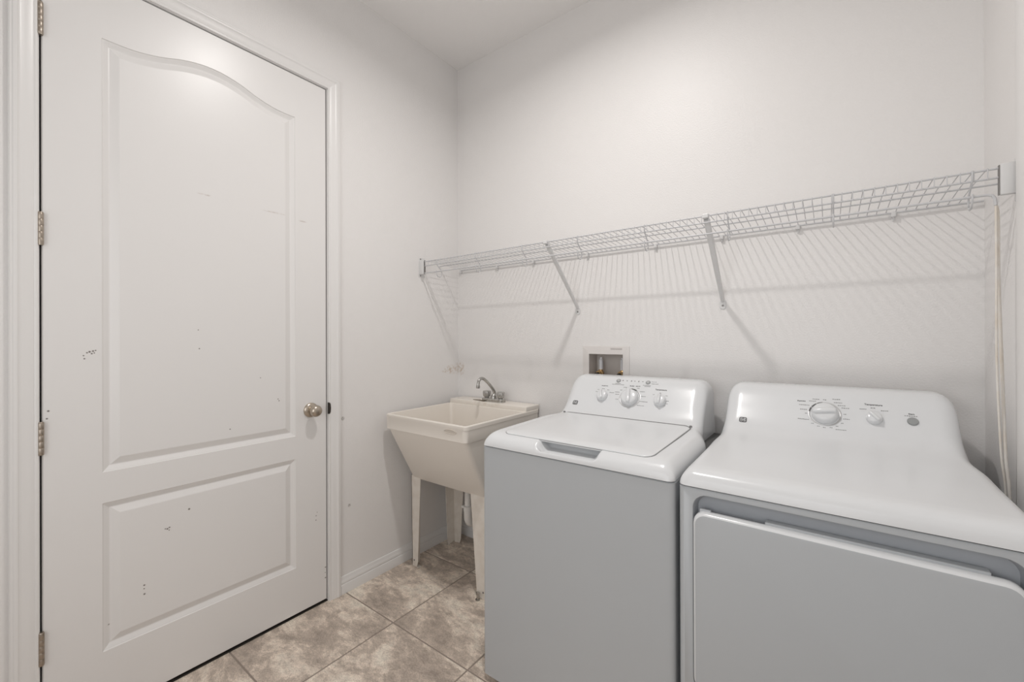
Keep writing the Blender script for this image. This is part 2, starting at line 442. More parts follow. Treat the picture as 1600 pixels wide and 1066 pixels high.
for loop in (out_top, out_low):
    ls = [[(FX - dep, a, b) for (a, b) in (top_loop(d) if loop is out_top else offset_loop(loop, d))] for (d, dep) in PROF]
    mb.loops(ls, cap0=False, cap1=True)
Y0, Y1, Z0, Z1 = YD1 + 0.001, YD2 - 0.0008, 0.0125, ZT
def face(pts): mb.add([(FX, a, b) for a, b in pts], [tuple(range(len(pts)))])
e = 0.0025
face([(Y0 + e, Z0 + e), (PX0, Z0 + e), (PX0, Z1 - e), (Y0 + e, Z1 - e)])
face([(PX1, Z0 + e), (Y1 - e, Z0 + e), (Y1 - e, Z1 - e), (PX1, Z1 - e)])
face([(PX0, Z0 + e), (PX1, Z0 + e), (PX1, 0.2205), (PX0, 0.2205)])
face([(PX0, 0.7125), (PX1, 0.7125), (PX1, 0.8145), (PX0, 0.8145)])
for (a, b) in zip(arch[:-1], arch[1:]):
    face([a, b, (b[0], Z1 - e), (a[0], Z1 - e)])
rim = [(Y0 + e, Z0 + e), (Y1 - e, Z0 + e), (Y1 - e, Z1 - e), (Y0 + e, Z1 - e)]
rim2 = [(Y0, Z0), (Y1, Z0), (Y1, Z1), (Y0, Z1)]
mb.loops([[(FX, a, b) for a, b in rim], [(FX - e, a, b) for a, b in rim2], [(FX - 0.035, a, b) for a, b in rim2]], cap0=False, cap1=True)
me_door = struct('door_1', mb, M['door'])
bm = bmesh.new(); bm.from_mesh(me_door.data); bmesh.ops.remove_doubles(bm, verts=bm.verts[:], dist=1e-5)
for f in bm.faces:
    f.normal_update(); c_ = f.calc_center_median()
    if c_.x > FX - 0.0125 and abs(f.normal.x) > 0.3 and f.normal.x < 0: f.normal_flip()
bm.to_mesh(me_door.data); bm.free()
me_door.data.update()
me_door['label'] = 'white two-panel moulded door with arched top panel'
# hinges
for zc in (2.233, 1.593, 0.954, 0.315):
    mb = MB()
    hy, hx, hr = YD1 - 0.002, 0.0055, 0.0072
    for k in range(5):
        z0 = zc - 0.0475 + k * 0.019
        mb.lathe([(hr * 0.97, 0.0001), (hr, 0.0005), (hr, 0.0185), (hr * 0.97, 0.0189)], 16, Matrix.Translation((hx, hy, z0)))
    mb.lathe([(hr * 0.85, -0.0025), (hr * 0.95, 0), (hr * 0.9, 0.001)], 16, Matrix.Translation((hx, hy, zc - 0.0475)))
    mb.lathe([(hr * 0.9, 0), (hr * 0.95, 0.001), (hr * 0.8, 0.0035)], 16, Matrix.Translation((hx, hy, zc + 0.0475)))
    h = build('hinge', mb, M['hinge'], me_door, smooth=40)
    lf = MB().box(-0.001, 0.0014, hy - 0.0125, hy - 0.003, zc - 0.044, zc + 0.044)
    build('hinge_leaf', lf, M['hinge'], h)
# knob
kx = Matrix.Translation((FX, -0.9745, 0.924)) @ Matrix.Rotation(math.radians(90), 4, 'Y')
kb = build('door_knob', MB().lathe([(0.010, 0.004), (0.0115, 0.018), (0.0125, 0.024), (0.018, 0.030), (0.0235, 0.037), (0.0265, 0.045), (0.0262, 0.052),
                                    (0.023, 0.059), (0.016, 0.064), (0.008, 0.0662), (0.001, 0.0668)], 40, kx), M['nickel'], me_door, smooth=60)
build('rose', MB().lathe([(0.0335, 0.0), (0.0335, 0.0025), (0.0315, 0.006), (0.025, 0.010), (0.015, 0.0125), (0.009, 0.013)], 40, kx), M['nickel'], kb, smooth=60)

# vertical casing strip on the right wall, just in front of the shelf end
mb = MB(); ls = []
for z in (0, 2.50):
    ls.append([(W - t, -0.333 - d, z) for (d, t) in [(0, 0), (0, 0.010), (0.004, 0.013), (0.012, 0.0145), (0.045, 0.011), (0.06, 0.008), (0.06, 0)]])
tr2 = struct('trim_2', mb.loops(ls), M['trim'], smooth=30)

# ------------------------------------------------------------------ ceiling lamps
def downlight(loc, watts, label):
    t = thing('recessed_ceiling_light', label, 'ceiling light', loc)
    mx = Matrix.Translation(loc) @ Matrix.Rotation(math.pi, 4, 'X')
    build('trim_ring', MB().loops([[(r * math.cos(a), r * math.sin(a), h) for a in np.linspace(0, 2 * math.pi, 48, endpoint=False)]
          for (r, h) in [(0.095, 0), (0.094, 0.004), (0.088, 0.008), (0.072, 0.009), (0.068, 0.004), (0.068, 0.0)]], False, False, mx), M['bracket'], t, smooth=40)
    build('lens', MB().lathe([(0.069, 0.0005), (0.067, 0.003), (0.04, 0.0045), (0.001, 0.005)], 32, mx), M['lens'], t, smooth=60)
    ld = bpy.data.lights.new('lamp_light', 'AREA'); ld.shape = 'DISK'; ld.size = 0.085
    ld.spread = math.radians(160); ld.energy = watts; ld.color = LAMP_COL
    lo = bpy.data.objects.new('lamp_light', ld); C.objects.link(lo); lo.parent = t; lo.location = (0, 0, -0.012)
    return t
downlight(LAMP, LAMP_W, 'round recessed ceiling light above the washer and sink')

# ------------------------------------------------------------------ appliances
class Appliance:
    ZB = 0.8625
    def __init__(s, x0, x1, yb, ctl, ins=0.045, taper=(0, 0)):
        s.taper = taper
        s.x0, s.x1, s.xc, s.hw = x0, x1, (x0 + x1) / 2, (x1 - x0) / 2
        s.prof = [(p.x, p.y) for p in catmull(ctl, 8)]
        s.py = np.array([p[0] for p in s.prof]); s.pz = np.array([p[1] for p in s.prof]); s.yb = yb; s.ins = ins
        s.yf = s.py[0]
    def z(s, y): return float(np.interp(y, s.py, s.pz))
    def y_at(s, z):
        k = (s.py > -0.33) & (s.py < -0.14)
        return float(np.interp(z, s.pz[k], s.py[k]))
    def section(s, y, z, scoop=None, ncol=104):
        Ht = z - s.ZB
        rp = 0.02; dy = y - s.yf
        w0 = s.hw - (rp - math.sqrt(max(rp * rp - (rp - dy) ** 2, 0)) if dy < rp else 0)
        tq = min(max((y + 0.44) / 0.17, 0), 1); tq = tq * tq * (3 - 2 * tq)
        kc = min(max((Ht - 0.055) / 0.07, 0), 1); kc = kc * kc * (3 - 2 * kc)
        lin = s.ins * 0.75 * kc
        rz = max(min(0.050, Ht), 1e-5); rx = 0.036 + 0.012 * kc
        pts = []
        for k in range(7):
            h = (Ht - rz) * k / 7
            q = min(h / 0.10, 1); q = q * q * (3 - 2 * q)
            pts.append((w0 - lin * q, h))
        q = min(max((Ht - rz) / 0.10, 0), 1); q = q * q * (3 - 2 * q)
        for k in range(11):
            a = math.radians(90 * k / 10)
            pts.append((w0 - lin * q - rx * (1 - math.cos(a)), Ht - rz + rz * math.sin(a)))
        wt = pts[-1][0]
        tl, tr = s.taper[0] * tq, s.taper[1] * tq
        left = [(s.xc - a + tl, s.ZB + h) for a, h in pts]
        right = [(s.xc + a - tr, s.ZB + h) for a, h in pts[::-1]]
        midp = [(s.xc - wt + tl + (2 * wt - tl - tr) * k / ncol, z) for k in range(1, ncol)]
        row = left + midp + right
        return [(x, y, zz - (scoop(x, y, zz) if scoop else 0)) for (x, zz) in row]
    def cover(s, scoop=None):
        rows = [s.section(y, z, scoop) for (y, z) in s.prof]
        rows.append([(x, s.yb, zz) for (x, _, zz) in rows[-1]])
        n = len(rows[0]); vs = [p for r in rows for p in r]; fs = []
        for i in range(len(rows) - 1):
            for k in range(n - 1): fs.append((i * n + k, i * n + k + 1, (i + 1) * n + k + 1, (i + 1) * n + k))
        fs.append(tuple((len(rows) - 1) * n + k for k in range(n)))          # back
        fs.append(tuple([i * n for i in range(len(rows))] + [i * n + n - 1 for i in range(len(rows) - 1, -1, -1)]))  # underside
        return MB().add(vs, fs)
    def on(s, x, z, lift=0.0):
        """frame on the console slope: local X along x, Y up the slope, Z out of the surface"""
        y = s.y_at(z); d = 0.006
        t = Vector((0, s.y_at(z + d) - s.y_at(z - d), 2 * d)).normalized()
        n = Vector((1, 0, 0)).cross(t)
        return Matrix.Translation(Vector((x, y, z)) + n * lift) @ Matrix((Vector((1, 0, 0)), t, n)).transposed().to_4x4()

def knob(app, x, z, R, root, ang, ring=None, h=0.026):
    mx = app.on(x, z)
    if ring:
        build('dial_ring', MB().loops([[(r * math.cos(a), r * math.sin(a), hh) for a in np.linspace(0, 2 * math.pi, 56, endpoint=False)]
              for (r, hh) in [(ring + 0.0025, 0.0), (ring + 0.0025, 0.0012), (ring, 0.0018), (ring - 0.002, 0.0012), (ring - 0.002, 0)]], False, False, mx), M['knobring'], root, smooth=40)
    k = build('control_knob', MB().lathe([(R, 0.0), (R, 0.003), (R * 0.99, 0.006), (R * 0.93, h * 0.55), (R * 0.86, h * 0.72), (R * 0.72, h * 0.80), (R * 0.3, h * 0.82), (0.001, h * 0.82)], 44, mx), M['white_top'], root, smooth=50)
    g = MB(); mr = mx @ Matrix.Rotation(math.radians(ang), 4, 'Z')
    ls = []
    for (wd, zz, ln) in ((0.26, h * 0.55, 0.90), (0.24, h * 0.86, 0.90), (0.20, h * 1.05, 0.86), (0.10, h * 1.12, 0.78)):
        ls.append([(a, b, zz) for a, b in rrect(-R * wd, R * wd, -R * ln, R * ln, R * wd * 0.9, 4)])
    g.loops(ls, True, True, mr)
    build('grip', g, M['white_top'], k, smooth=50)
    return k

def text_mesh(mb, s, size, mtx, bold=0.0):
    cu = bpy.data.curves.new('t', 'FONT'); cu.body = s; cu.size = size; cu.align_x = 'CENTER'; cu.align_y = 'CENTER'
    cu.offset = bold; cu.extrude = 0.00015; cu.resolution_u = 3
    o = bpy.data.objects.new('t', cu); C.objects.link(o)
    dg = bpy.context.evaluated_depsgraph_get(); dg.update()
    me = bpy.data.meshes.new_from_object(o.evaluated_get(dg))
    mb.add([v.co[:] for v in me.vertices], [tuple(p.vertices) for p in me.polygons], mtx)
    bpy.data.objects.remove(o); bpy.data.curves.remove(cu); bpy.data.meshes.remove(me)

def bar(mb, app, x, z, ln, th=0.0028):
    mb.box(-ln / 2, ln / 2, -th / 2, th / 2, 0.0001, 0.0004, mtx=app.on(x, z))
def dashes(mb, app, x, z, ln, th=0.0026):
    """unreadably small line of print: a run of short strokes"""
    k = max(2, int(ln / 0.0045)); mx = app.on(x, z)
    for i in range(k):
        a = -ln / 2 + ln * i / k
        mb.box(a, a + ln / k * 0.72, -th / 2 * random.uniform(.6, 1.2), th / 2 * random.uniform(.6, 1.2), 0.0001, 0.0004, mtx=mx)
def arc(mb, app, x, z, r, a0, a1, th=0.003):
    mx = app.on(x, z); n = max(3, int(abs(a1 - a0) / 6)); ls = []
    for i in range(n + 1):
        a = math.radians(a0 + (a1 - a0) * i / n); c, s_ = math.cos(a), math.sin(a)
        ls.append([((r - th / 2) * c, (r - th / 2) * s_, 0.0003), ((r + th / 2) * c, (r + th / 2) * s_, 0.0003), ((r + th / 2) * c, (r + th / 2) * s_, 0.0022), ((r - th / 2) * c, (r - th / 2) * s_, 0.0022)])
    mb.loops(ls, True, True, mx)
def emblem(app, x, z, root, s=0.0105):
    mx = app.on(x, z)
    n = 40; pts = []
    for i in range(n):                                    # four-lobed rounded badge
        a = 2 * math.pi * i / n; r = s * (1 + 0.10 * math.cos(4 * a + math.pi))
        pts.append((r * math.cos(a) * 1.12, r * math.sin(a)))
    e_ = build('emblem', MB().loops([[(a, b, 0.0002) for a, b in pts], [(a, b, 0.0012) for a, b in pts]], mtx=mx), M['print'], root)
    g = MB(); text_mesh(g, 'GE', s * 1.15, mx @ Matrix.Translation((0, 0, 0.0015)), 0.0001)
    for q in range(4):
        a0 = 90 * q + 20; ls = []
        for i in range(7):
            a = math.radians(a0 + 50 * i / 6); c, s_ = math.cos(a), math.sin(a); r0, r1 = s * 0.74, s * 0.80
            ls.append([(r0 * c * 1.1, r0 * s_, 0.0011), (r1 * c * 1.1, r1 * s_, 0.0011), (r1 * c * 1.1, r1 * s_, 0.0016), (r0 * c * 1.1, r0 * s_, 0.0016)])
        g.loops(ls, mtx=mx)
    build('emblem_letters', g, M['white_top'], e_)

def cabinet_loop(x0, x1, y0, y1, r, z, n=6):
    return [(a, b, z) for a, b in rrect(x0, x1, y0, y1, r, n)]

# ---- washer
WX0, WX1 = 0.897, 1.583
washer = thing('washing_machine', 'white top-loading washing machine with three control knobs beside the utility sink', 'washing machine', ((WX0 + WX1) / 2, -0.45, 0))
WCTL = [(-0.803, 0.8625), (-0.8015, 0.873), (-0.797, 0.884), (-0.788, 0.895), (-0.774, 0.9045), (-0.755, 0.9095), (-0.72, 0.9120), (-0.62, 0.9135), (-0.5, 0.915), (-0.40, 0.917),
        (-0.335, 0.9195), (-0.312, 0.925), (-0.295, 0.937), (-0.275, 0.959), (-0.25, 0.9915), (-0.225, 1.025), (-0.205, 1.0505), (-0.188, 1.067), (-0.165, 1.078), (-0.135, 1.081), (-0.10, 1.080), (-0.082, 1.0745), (-0.075, 1.067)]
wa = Appliance(WX0, WX1, -0.072, WCTL, ins=0.006, taper=(0.040, 0.040))
SCX = 1.2415
def scoop(x, y, z):
    a = 1 - (abs(x - SCX) / 0.118) ** 2.2
    if a <= 0 or y > -0.66 or y < -0.8029: return 0
    a = min(1, a * 1.9); a = a * a * (3 - 2 * a)
    f = min(max((y + 0.803) / 0.020, 0), 1); f = f * f * (3 - 2 * f)
    g = min(max((-0.70 - y) / 0.03, 0), 1)
    return min(a * (0.034 * f * g), max(z - 0.8655, 0))
# finer sampling of the front for the scoop
fy = []
for i in range(len(wa.prof) - 1):
    a, b = wa.prof[i], wa.prof[i + 1]
    fy.append(a)
wa_cover = build('top_cover', wa.cover(scoop), M['white_top'], washer, smooth=35)
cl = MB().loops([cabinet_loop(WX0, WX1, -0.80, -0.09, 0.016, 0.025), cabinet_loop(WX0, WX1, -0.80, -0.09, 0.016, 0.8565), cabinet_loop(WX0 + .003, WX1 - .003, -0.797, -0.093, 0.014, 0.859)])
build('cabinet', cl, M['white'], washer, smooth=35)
build('seam', MB().loops([cabinet_loop(WX0 + .004, WX1 - .004, -0.796, -0.095, 0.013, 0.858), cabinet_loop(WX0 + .004, WX1 - .004, -0.796, -0.095, 0.013, 0.8635)]), M['seam'], washer)
for fx_ in (WX0 + 0.06, WX1 - 0.06):
    for fy_ in (-0.74, -0.15):
        build('foot', MB().lathe([(0.022, 0.0), (0.024, 0.004), (0.016, 0.012), (0.012, 0.026)], 16, Matrix.Translation((fx_, fy_, 0))), M['rubber'], washer, smooth=40)
# lid
def lid_part(x0, x1, y0, y1, r, levels, top):
    """levels: list of (inset, offset) from outside bottom to top centre"""
    ls = []
    for (ins, off) in levels:
        l = rrect(x0 + ins, x1 - ins, y0 + ins, y1 - ins, max(r - ins * 0.5, 0.004), 6)
        ls.append([(a, b, wa.z(b) + off) for a, b in l])
    # fill towards the centre with shrinking loops so the lid follows the surface
    base = ls[-1]; cx = (x0 + x1) / 2; cy = (y0 + y1) / 2; off = levels[-1][1]
    for k in (0.8, 0.55, 0.3, 0.08):
        ls.append([(cx + (p[0] - cx) * k, cy + (p[1] - cy) * k, wa.z(cy + (p[1] - cy) * k) + off) for p in base])
    return MB().loops(ls, True, True)
lid = build('lid', lid_part(0.966, 1.512, -0.765, -0.325, 0.030, [(0.004, -0.0060), (0.0005, -0.0050), (0, 0.0022), (0.0012, 0.0036), (0.004, 0.0042)], True), M['white_top'], washer, smooth=40)
build('lid_seam', lid_part(0.9638, 1.5142, -0.7655, -0.3145, 0.031, [(0, -0.001), (0, 0.0008)], True), M['lidseam'], lid)
for sx in (0.970, 1.508):
    build('hinge_cap', MB().lathe([(0.005, 0), (0.005, 0.0045), (0.003, 0.006)], 12, Matrix.Translation((sx, -0.322, wa.z(-0.322)))), M['lidseam'], lid)
# controls
knob(wa, 1.1185, 0.9975, 0.0245, washer, 20, h=0.024)
knob(wa, 1.2435, 0.9985, 0.0375, washer, 10, ring=0.0435, h=0.030)
knob(wa, 1.3715, 0.9965, 0.0250, washer, 0, h=0.026)
for bxx in (1.1726, 1.3046):
    b_ = build('push_button', MB().lathe([(0.0100, 0.0), (0.0100, 0.0018), (0.0085, 0.0028), (0.001, 0.003)], 24, wa.on(bxx, 1.0635)), M['button'], washer, smooth=40)
    build('button_face', MB().lathe([(0.0055, 0.0028), (0.0055, 0.0036), (0.001, 0.0038)], 20, wa.on(bxx, 1.0635)), M['knobring'], b_, smooth=40)
emblem(wa, 0.9986, 0.9616, washer, 0.0118)
pm = MB(); pl = MB()
text_mesh(pm, 'Temperature', 0.0088, wa.on(1.3655, 1.0389, 0.0003), 0.0002)
dashes(pm, wa, 1.117, 1.0396, 0.031, 0.0045)
dashes(pm, wa, 1.2408, 1.046, 0.020, 0.0045); dashes(pm, wa, 1.2668, 1.0465, 0.020, 0.0045)
arc(pm, wa, 1.2435, 0.9985, 0.0435, 92, 60, 0.0045)
for (xz_, l) in zip([(1.0861, 1.0135), (1.0933, 1.023), (1.1141, 1.0271), (1.1385, 1.0238), (1.1581, 1.0141), (1.2122, 1.039), (1.1975, 1.0273), (1.1819, 1.0179), (1.1847, 1.009), (1.1882, 0.9899), (1.2699, 1.0386), (1.2908, 1.0266), (1.3, 1.009), (1.3052, 0.9892), (1.2969, 0.9738), (1.3404, 1.0191), (1.3663, 1.0267), (1.3933, 1.0181), (1.4007, 0.999), (1.3986, 0.9893), (1.3908, 0.9813), (1.1749, 1.0525), (1.1758, 1.0484), (1.3033, 1.0522), (1.3068, 1.0482), (1.3292, 1.0669), (1.3351, 1.0595)],
                    [.010, .012, .014, .010, .022, .016, .010, .022, .018, .013, .012, .022, .020, .034, .030, .008, .008, .009, .012, .012, .012, .026, .056, .034, .026, .022, .030]):
    dashes(pl, wa, xz_[0], xz_[1], l, 0.0030)
for i, xl in enumerate((1.1918, 1.2106, 1.2304, 1.2458, 1.2628, 1.2805)):
    bar(pl, wa, xl, 1.0655, 0.005, 0.004 if i % 2 else 0.007)
build('printed_marks', pm, M['print'], washer)['kind'] = 'stuff'; build('printed_scale', pl, M['printlight'], washer)['kind'] = 'stuff'

# ---- dryer
DX0, DX1 = 1.5945, 2.2505
dryer = thing('clothes_dryer', 'white front-loading clothes dryer with one large dial and a grey start button', 'dryer', ((DX0 + DX1) / 2, -0.45, 0))
DCTL = [(-0.803, 0.8625), (-0.8015, 0.872), (-0.798, 0.883), (-0.790, 0.894), (-0.776, 0.9020), (-0.755, 0.9055), (-0.72, 0.9070), (-0.62, 0.9090), (-0.5, 0.9125), (-0.42, 0.917),
        (-0.36, 0.9225), (-0.325, 0.930), (-0.30, 0.9415), (-0.277, 0.961), (-0.25, 0.9925), (-0.225, 1.026), (-0.205, 1.0515), (-0.188, 1.0685), (-0.165, 1.080), (-0.135, 1.083), (-0.10, 1.082), (-0.082, 1.0765), (-0.075, 1.069)]
da = Appliance(DX0, DX1, -0.072, DCTL, ins=0.008, taper=(0.012, 0.020))
build('top_cover', da.cover(), M['white_top'], dryer, smooth=35)
# cabinet with a recess round the door
RX0, RX1, RZ0, RZ1 = 1.6305, 2.2145, 0.322, 0.8445
def xz(loop, y): return [(a, y, b) for a, b in loop]
def rr_xz(x0, x1, z0, z1, r, y, n=6): return xz(rrect(x0, x1, z0, z1, r, n), y)
cab = MB()
ol = cabinet_loop(DX0, DX1, -0.80, -0.09, 0.016, 0.025)
ou = cabinet_loop(DX0, DX1, -0.80, -0.09, 0.016, 0.8565)
ou2 = cabinet_loop(DX0 + .003, DX1 - .003, -0.797, -0.093, 0.014, 0.859)
nl = len(ol)
# side faces except the flat front one (between the two front corner arcs)
cab.add(ol + ou + ou2, [], None); k0 = 0
for k in range(nl):
    k2 = (k + 1) % nl
    if abs(ol[k][1] + 0.80) < 1e-4 and abs(ol[k2][1] + 0.80) < 1e-4: 
        cab.f.append((nl + k, nl + k2, 2 * nl + k2, 2 * nl + k)); continue
    cab.f.append((k, k2, nl + k2, nl + k)); cab.f.append((nl + k, nl + k2, 2 * nl + k2, 2 * nl + k))
cab.f.append(tuple(range(nl))[::-1]); cab.f.append(tuple(2 * nl + k for k in range(nl)))
hole = rr_xz(RX0, RX1, RZ0, RZ1, 0.036, -0.80)
# outer rectangle sampled to match the hole loop
def outer_match(x0, x1, z0, z1, n=6):
    out = []
    for (cx, cz) in ((x1, z1), (x0, z1), (x0, z0), (x1, z0)):
        out += [(cx, -0.80, cz)] * (n + 1)
    return out
cab.loops([outer_match(DX0 + 0.016, DX1 - 0.016, 0.025, 0.8565), hole, [(p[0], -0.798, p[2]) for p in rr_xz(RX0 + .001, RX1 - .001, RZ0 + .001, RZ1 - .001, 0.035, -0.80)]], False, False)
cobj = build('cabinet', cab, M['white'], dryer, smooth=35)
bm = bmesh.new(); bm.from_mesh(cobj.data); bmesh.ops.remove_doubles(bm, verts=bm.verts[:], dist=1e-5); bmesh.ops.dissolve_degenerate(bm, edges=bm.edges[:], dist=1e-6)
bmesh.ops.recalc_face_normals(bm, faces=bm.faces[:]); bm.to_mesh(cobj.data); bm.free()
rec = MB().loops([rr_xz(RX0 + .001, RX1 - .001, RZ0 + .001, RZ1 - .001, 0.035, -0.798), rr_xz(RX0 + .004, RX1 - .004, RZ0 + .004, RZ1 - .004, 0.033, -0.788), rr_xz(RX0 + .008, RX1 - .008, RZ0 + .008, RZ1 - .008, 0.030, -0.772)], False, True)
build('door_recess', rec, M['greyrecess'], dryer, smooth=35)
build('seam', MB().loops([cabinet_loop(DX0 + .004, DX1 - .004, -0.796, -0.095, 0.013, 0.858), cabinet_loop(DX0 + .004, DX1 - .004, -0.796, -0.095, 0.013, 0.8635)]), M['seam'], dryer)
for fx_ in (DX0 + 0.06, DX1 - 0.06):
    for fy_ in (-0.74, -0.15):
        build('foot', MB().lathe([(0.022, 0.0), (0.024, 0.004), (0.016, 0.012), (0.012, 0.026)], 16, Matrix.Translation((fx_, fy_, 0))), M['rubber'], dryer, smooth=40)
EX0, EX1, EZ0, EZ1 = 1.6345, 2.2105, 0.340, 0.8040
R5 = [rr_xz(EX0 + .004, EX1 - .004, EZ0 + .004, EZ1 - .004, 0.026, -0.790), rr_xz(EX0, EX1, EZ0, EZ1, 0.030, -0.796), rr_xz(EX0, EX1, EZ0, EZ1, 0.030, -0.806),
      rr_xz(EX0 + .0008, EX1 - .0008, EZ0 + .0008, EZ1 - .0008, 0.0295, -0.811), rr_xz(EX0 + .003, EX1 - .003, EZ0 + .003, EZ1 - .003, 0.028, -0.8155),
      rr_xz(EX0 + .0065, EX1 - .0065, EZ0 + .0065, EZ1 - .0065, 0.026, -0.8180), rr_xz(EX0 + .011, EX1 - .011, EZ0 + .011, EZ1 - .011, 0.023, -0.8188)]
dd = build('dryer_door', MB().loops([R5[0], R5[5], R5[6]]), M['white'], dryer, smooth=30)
build('door_rim_highlight', MB().loops(R5[:6], False, False), M['white_top'], dd, smooth=40)  # rim in a lighter colour than the door, a painted highlight along its edge
build('inner_panel', MB().box(1.795, 2.165, -0.797, -0.776, 0.78, 0.8095, 0.002), M['white'], dd)
build('latch_tab', MB().box(1.648, 1.675, -0.801, -0.790, 0.79, 0.8075, 0.0015), M['white'], dd)
# controls
DKX, DKZ = 1.9088, 1.0010
knob(da, DKX, DKZ, 0.0365, dryer, -82, ring=0.0420, h=0.030)
knob(da, 2.033, 1.0000, 0.0205, dryer, 40, h=0.022)
build('start_button', MB().lathe([(0.0130, 0.0), (0.0130, 0.003), (0.0118, 0.0045), (0.001, 0.005)], 28, da.on(2.1215, 1.0010)), M['button'], dryer, smooth=40)
emblem(da, 1.6743, 0.9612, dryer, 0.0118)
pm = MB(); pl = MB()
text_mesh(pm, 'Temperature', 0.0082, da.on(2.0331, 1.0395, 0.0003), 0.0002)
text_mesh(pm, 'Start', 0.0070, da.on(2.1200, 1.0212, 0.0003), 0.00015)
arc(pm, da, DKX, DKZ, 0.0420, 172, 150, 0.0040); arc(pm, da, DKX, DKZ, 0.0420, 146, 122, 0.0040); arc(pm, da, DKX, DKZ, 0.0420, 118, 98, 0.0048)
dashes(pm, da, 1.8451, 1.0359, 0.024, 0.0042)
for (xz_, l) in zip([(1.8856, 1.0444), (1.8763, 1.038), (1.8532, 1.0244), (1.8517, 1.0107), (1.859, 0.999), (1.852, 0.9811), (1.9091, 1.0443), (1.9405, 1.048), (1.9448, 1.0382), (1.954, 1.0304), (1.9636, 1.0233), (1.9616, 1.0055), (1.9655, 0.9917), (1.9546, 0.9789), (1.9411, 0.9692), (1.926, 0.9638), (1.9086, 0.9624), (1.8932, 0.9646), (1.8768, 0.971), (1.9511, 0.9604), (2.0078, 1.0254), (2.0325, 1.0301), (2.0596, 1.0244), (2.1191, 1.0157)],
                    [.020, .020, .030, .020, .007, .032, .010, .022, .023, .021, .021, .008, .018, .007, .007, .008, .008, .008, .008, .028, .018, .013, .018, .030]):
    dashes(pl, da, xz_[0], xz_[1], l, 0.0028)
build('printed_marks', pm, M['print'], dryer)['kind'] = 'stuff'; build('printed_scale', pl, M['printlight'], dryer)['kind'] = 'stuff'

# ------------------------------------------------------------------ utility sink
SX0, SX1, SYF, SYB = 0.056, 0.631, -0.606, -0.010
sink = thing('utility_sink', 'cream plastic utility sink on four legs with two-handle faucet', 'sink', ((SX0 + SX1) / 2, -0.3, 0))
def sl(ix, yf, yb, r, z): return [(a, b, z) for a, b in rrect(SX0 + ix, SX1 - ix, yf, yb, r, 6)]
tb = MB()
tb.loops([sl(0.020, -0.440, -0.060, 0.022, 0.487), sl(0.016, -0.445, -0.055, 0.024, 0.491), sl(0.0065, -0.5955, -0.020, 0.024, 0.7795), sl(0.006, -0.597, -0.018, 0.024, 0.7825),
          sl(0.0008, -0.6045, -0.0105, 0.022, 0.7835), sl(0.0, SYF, SYB, 0.022, 0.7855), sl(0.0, SYF, SYB, 0.022, 0.8400), sl(-0.0025, SYF - 0.001, SYB, 0.022, 0.8420),
          sl(-0.0025, SYF - 0.001, SYB, 0.022, 0.8570), sl(-0.0010, SYF + 0.0005, SYB, 0.021, 0.8595), sl(0.0015, SYF + 0.003, SYB, 0.020, 0.8605),
          sl(0.0105, SYF + 0.012, -0.137, 0.018, 0.8605), sl(0.0130, SYF + 0.0145, -0.139, 0.017, 0.8590), sl(0.0140, SYF + 0.016, -0.140, 0.017, 0.8550),
          sl(0.034, -0.432, -0.148, 0.030, 0.535), sl(0.044, -0.415, -0.160, 0.03, 0.522), sl(0.07, -0.39, -0.185, 0.03, 0.519)], True, True)
basin = build('basin', tb, M['tub'], sink, smooth=28)
dk = MB().box(SX0 + 0.001, SX1 - 0.001, -0.134, SYB - 0.0005, 0.857, 0.8855, 0.0035, 2)
build('faucet_ledge', dk, M['tub'], basin, smooth=50)
bd = [(0.5355 + 0.041 * math.cos(a), 0.836 + 0.0105 * math.sin(a)) for a in np.linspace(0, 2 * math.pi, 36, endpoint=False)]
bd2 = [(0.5355 + 0.036 * math.cos(a), 0.836 + 0.0070 * math.sin(a)) for a in np.linspace(0, 2 * math.pi, 36, endpoint=False)]
def oval(cx, cz, rx, rz, y, n=36): return [(cx + rx * math.cos(a), y, cz + rz * math.sin(a)) for a in np.linspace(0, 2 * math.pi, n, endpoint=False)]
bg = MB().loops([oval(.535, .8265, .041, .0115, SYF - .0002), oval(.535, .8265, .041, .0115, SYF - .0022), oval(.535, .8265, .0385, .0095, SYF - .003), oval(.535, .8265, .036, .0075, SYF - .0015)])
bdg = build('maker_plate', bg, mat('plate_plastic', (0.64, 0.58, 0.51), 0.45), basin, smooth=30)
